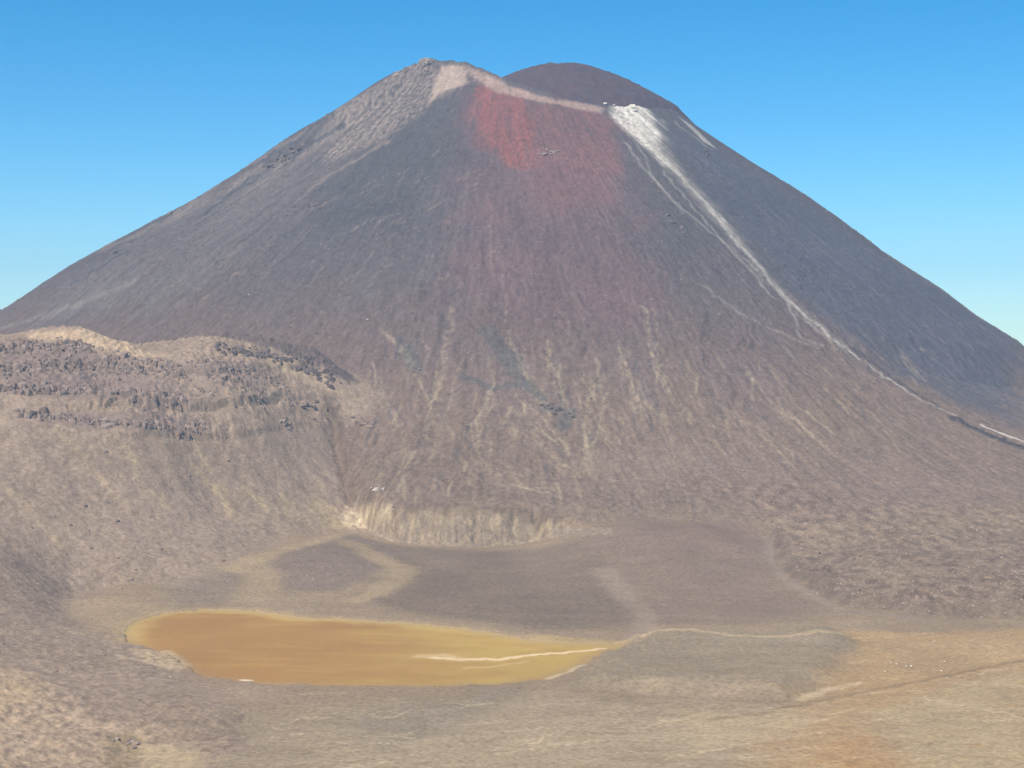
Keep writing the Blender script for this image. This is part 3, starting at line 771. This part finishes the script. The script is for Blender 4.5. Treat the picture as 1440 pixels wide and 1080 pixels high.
def outcrop(label, cat, pts, n, size, kind, tall=1.4, spread=(0, 0), group=None, sink=.5, name='rock_outcrop', lean=0):
    """A crag: blocks standing along the line of the pixels given, each a part."""
    P = [at(*p) for p in pts]; c = P[len(P) // 2]
    root = bpy.data.objects.new(name, None); COL.objects.link(root)
    root.location = (c[0], c[1], ground(c[0], c[1])); root['label'] = label; root['category'] = cat
    if group:
        root['group'] = group
    seg = [np.hypot(*(b - a)[:2]) for a, b in zip(P[:-1], P[1:])] or [1]; cum = np.cumsum([0] + seg)
    for k in range(n):
        t = (k + rng.random() * .8) / n * cum[-1]; i = min(len(seg) - 1, int(np.searchsorted(cum, t, 'right') - 1)) if len(P) > 1 else 0
        q = P[i] + (P[i + 1] - P[i]) * ((t - cum[i]) / seg[i]) if len(P) > 1 else P[0]
        x = q[0] + rng.normal() * spread[0]; y = q[1] + rng.normal() * spread[1]
        s = size * rng.lognormal(0, .33)
        b = bpy.data.objects.new('rock_column' if 'column' in kind else 'rock_block', SETS[kind][rng.integers(7)]); COL.objects.link(b); b.parent = root
        sz = s * tall * rng.uniform(.7, 1.2)
        b.location = (x - c[0], y - c[1], ground(x, y) - root.location.z + sz * (1 - 2 * sink) * .9)
        b.scale = (s * rng.uniform(.7, 1.7), s * rng.uniform(.7, 1.3), sz)
        b.rotation_euler = (rng.normal() * .12, rng.normal() * .12 + lean, rng.normal() * .5 + 3.14 * (rng.random() < .5))
    return root


outcrop('dark jagged lava spine along the crest of the brown hill', 'rock outcrop', [(304, 486), (330, 491), (380, 501), (430, 515), (478, 533)], 170, 2.2, 'black_column', 1.15, (3, 8), sink=.6)
outcrop('broken grey crag at the left end of the hill crest', 'rock outcrop', [(-20, 488), (40, 486), (95, 486), (130, 492)], 170, 1.9, 'rock_column', 1.15, (4, 9), sink=.66)
outcrop('uppermost wide band of fluted lava rock below the pale crest dune', 'cliff', [(-20, 515), (60, 512), (130, 516), (210, 522), (262, 530)], 280, 2.0, 'rock_column', 1.25, (4, 9), name='cliff', sink=.66)
outcrop('long main cliff band of upright lava columns across the hill', 'cliff', [(-20, 546), (60, 547), (130, 549), (200, 554), (258, 560)], 290, 2.2, 'rock_column', 1.5, (3, 6), name='cliff', sink=.64)
outcrop('thin lower cliff band near the foot of the dark rocks on the hill', 'cliff', [(25, 582), (90, 588), (140, 595), (210, 598), (290, 597)], 240, 1.9, 'rock_column', 1.35, (3, 4), name='cliff', sink=.64)
outcrop('scattered dark crags between the two pale crests of the hill', 'rock outcrop', [(170, 505), (230, 512), (290, 517), (340, 526), (395, 538)], 170, 1.7, 'rock_column', 1.05, (8, 11), sink=.66)
outcrop('broken rock steps right of the main cliff band', 'rock outcrop', [(265, 548), (320, 545), (370, 550)], 70, 1.7, 'rock_column', 1.1, (8, 9), sink=.66)
outcrop('small dark ledge low on the hill right of the cliffs', 'rock outcrop', [(395, 597), (412, 601)], 12, 2.2, 'rock', 1.0, (3, 2))
outcrop('dark broken ledge on the hill beneath the crest spine', 'rock outcrop', [(400, 560), (440, 568), (460, 575)], 22, 2.3, 'rock', 1.0, (5, 7))
outcrop('small dark ledge near the gully right of the hill', 'rock outcrop', [(500, 590), (520, 598)], 12, 2.4, 'rock', 1.0, (4, 3))
outcrop('tan crag on the skyline at the top left of the volcano', 'rock outcrop', [(556, 106), (566, 101), (574, 98)], 16, 4.5, 'tan', 1.1, (3, 5))
outcrop('rounded tan crag at the very top of the volcano', 'rock outcrop', [(592, 91), (605, 89)], 14, 5.0, 'tan', .9, (5, 6))
outcrop('grey and white crag standing at the head of the white streak', 'rock outcrop', [(848, 151), (856, 148), (868, 160)], 20, 3.6, 'tan', 1.0, (5, 4), sink=.6)
outcrop('white crag on the crater rim beside the inner cone', 'rock outcrop', [(850, 146), (868, 149), (890, 155)], 26, 3.6, 'pale', .8, (3, 3), sink=.62)
outcrop('small tan outcrop in the middle of the red slope', 'rock outcrop', [(764, 218), (784, 214)], 12, 2.6, 'tan', .7, (4, 3), sink=.6)
outcrop('single rock pinnacle on the left skyline of the volcano', 'rock outcrop', [(235, 302), (242, 300)], 6, 3.0, 'rock', 1.2, (2, 2), sink=.42)
outcrop('row of dark ledges on the upper left flank of the volcano', 'rock outcrop', [(378, 232), (400, 222), (425, 205)], 26, 3.4, 'black', .9, (4, 6))
outcrop('dark rocks beside the pale path on the right of the volcano', 'rock outcrop', [(944, 308), (950, 318), (958, 326)], 8, 2.8, 'black', .9, (4, 4))
outcrop('small dark rock high on the right flank of the volcano', 'rock outcrop', [(990, 218), (996, 216)], 5, 3., 'black', .8, (3, 3))
outcrop('dark rocks in the wash at the foot of the volcano', 'rock outcrop', [(764, 572), (776, 576), (795, 585)], 14, 2.6, 'black', .9, (8, 8))
outcrop('pale rock knob just above the yellow bank', 'rock outcrop', [(524, 687), (535, 688)], 7, 1.9, 'pale', .8, (2.5, 2))
outcrop('low dark ledges on the grey slope left of the red patch', 'rock outcrop', [(395, 300), (430, 292), (470, 285)], 24, 2.4, 'black', .7, (8, 10), sink=.62)
outcrop('row of dark ledges halfway up the left skyline flank', 'rock outcrop', [(140, 360), (165, 352), (185, 343)], 20, 2.4, 'black', .8, (5, 8), sink=.6)
outcrop('brown rocky mound in the near left corner', 'rock outcrop', [(160, 1038), (178, 1042), (190, 1050)], 16, 1.0, 'tan', .9, (2.5, 4))

# boulders one can point at
BLD = {}


def boulder(px, py, size, kind, label, group):
    p = at(px, py)
    o = bpy.data.objects.new('boulder', SETS[kind][rng.integers(7)]); COL.objects.link(o)
    s = size
    o.scale = (s * rng.uniform(.8, 1.3), s * rng.uniform(.8, 1.3), s * rng.uniform(.6, .95))
    o.rotation_euler = (rng.normal() * .2, rng.normal() * .2, rng.uniform(0, 6.28))
    o.location = (p[0], p[1], ground(p[0], p[1]) + s * .25)
    o['label'] = label; o['category'] = 'boulder'; o['group'] = group


for k in range(10):
    boulder(rng.uniform(10, 330), rng.uniform(625, 800), rng.uniform(1.3, 2.0), 'rock', 'grey boulder lying on the scree of the left hill', 'boulders on the left hill')
for k in range(5):
    boulder(rng.uniform(150, 250), rng.uniform(800, 832), rng.uniform(.9, 1.3), 'tan', 'pale boulder near the foot of the left hill', 'pale boulders at the foot of the left hill')
for k in range(8):
    boulder(rng.uniform(0, 150), rng.uniform(860, 960), rng.uniform(.7, 1.1), 'rock', 'small boulder on the grey scree left of the orange lake', 'boulders left of the lake')
for k in range(8):
    boulder(rng.uniform(1240, 1330), rng.uniform(925, 945), rng.uniform(.5, .8), 'white', 'whitish stone lying on the brown mud flat', 'whitish stones on the brown flat')
for k in range(8):
    boulder(rng.uniform(1120, 1430), rng.uniform(740, 845), rng.uniform(1.2, 2.), 'rock', 'boulder on the rough brown lava flow at the right', 'boulders on the lava flow')

# loose scree too small to count


def kind_at(x, y):
    return GID[min(NR - 1, np.searchsorted(yr, y)), min(NC - 1, np.searchsorted(uf, x / y))]



OCT = np.array([(1, 0, 0), (0, 1, 0), (-1, 0, 0), (0, -1, 0), (0, 0, 1)], float)
OF = [(0, 1, 4), (1, 2, 4), (2, 3, 4), (3, 0, 4)]


def scree(name, label, n, box, size, m, ids):
    V_, F_ = [], []
    k = 0
    while k < n:
        p = at(rng.uniform(box[0], box[2]), rng.uniform(box[1], box[3])) + np.array([rng.normal() * 6, rng.normal() * 12, 0])
        k += 1
        if p[1] < 700 or sdf_poly(LAKE, p[:1], p[1:2])[0] < 14 or kind_at(p[0], p[1]) not in ids:
            continue
        p[2] = ground(p[0], p[1])
        s = size * rng.lognormal(0, .4); a = rng.uniform(0, 6.28); ca, sa = math.cos(a), math.sin(a)
        v = OCT * (s * rng.uniform(.7, 1.3, (5, 1))) * np.array([1, 1, .8]); v = np.stack([v[:, 0] * ca - v[:, 1] * sa, v[:, 0] * sa + v[:, 1] * ca, v[:, 2]], -1)
        b = len(V_) ; V_ += list(v + p - np.array([0, 0, .15 * s])); F_ += [tuple(b + j for j in f) for f in OF]
    o = mesh_obj(name, V_, F_, m); o['kind'] = 'stuff'; o['label'] = label


scree('scree', 'loose grey stones strewn over the left hill', 5200, (-20, 560, 520, 960), .6, M_HROCK, (2, 4))
scree('scree', 'loose pale stones strewn over the left hill', 1500, (-20, 560, 520, 960), .5, M_TAN, (2, 4))
scree('scree', 'loose dark rubble on the lava flow', 2600, (1060, 690, 1450, 868), .7, M_HROCK, (3,))
scree('scree', 'loose stones on the gullied foot of the volcano', 2600, (500, 480, 1250, 700), .8, M_HROCK, (0,))
scree('scree', 'loose pale stones on the gullied foot of the volcano', 1300, (500, 480, 1000, 740), .8, M_TAN, (0,))

scree('scree', 'loose dark stones on the upper slopes of the volcano', 1800, (330, 190, 1250, 480), 1.0, M_BLACK, (0,))
scree('scree', 'loose tan stones on the upper slopes of the volcano', 1200, (330, 190, 1250, 480), .9, M_TAN, (0,))
scree('scree', 'loose stones on the near crater floor', 2200, (0, 960, 1440, 1080), .28, M_TAN, (2, 4))

# ------------------------------------------------------------------ air
hz = 10300.
bx0, bx1, by0, by1, bz0, bz1 = -hz, hz, 1500 - hz, 1500 + hz, -563., 790.
hv = [(x, y, z) for z in (bz0, bz1) for x, y in ((bx0, by0), (bx1, by0), (bx1, by1), (bx0, by1))]
hf = [(3, 2, 1, 0), (4, 5, 6, 7), (0, 1, 5, 4), (1, 2, 6, 5), (2, 3, 7, 6), (3, 0, 4, 7)]
mh = bpy.data.materials.new('haze_air'); mh.use_nodes = True
t = mh.node_tree
for nd in list(t.nodes):
    t.nodes.remove(nd)
out = t.nodes.new('ShaderNodeOutputMaterial'); pvn = t.nodes.new('ShaderNodeVolumePrincipled')
pvn.inputs['Color'].default_value = (.55, .76, 1, 1); pvn.inputs['Density'].default_value = HAZE; pvn.inputs['Anisotropy'].default_value = 0.0
t.links.new(pvn.outputs[0], out.inputs['Volume'])
o = mesh_obj('haze', hv, hf, mh); o['kind'] = 'stuff'; o['label'] = 'thin bluish haze in the air'
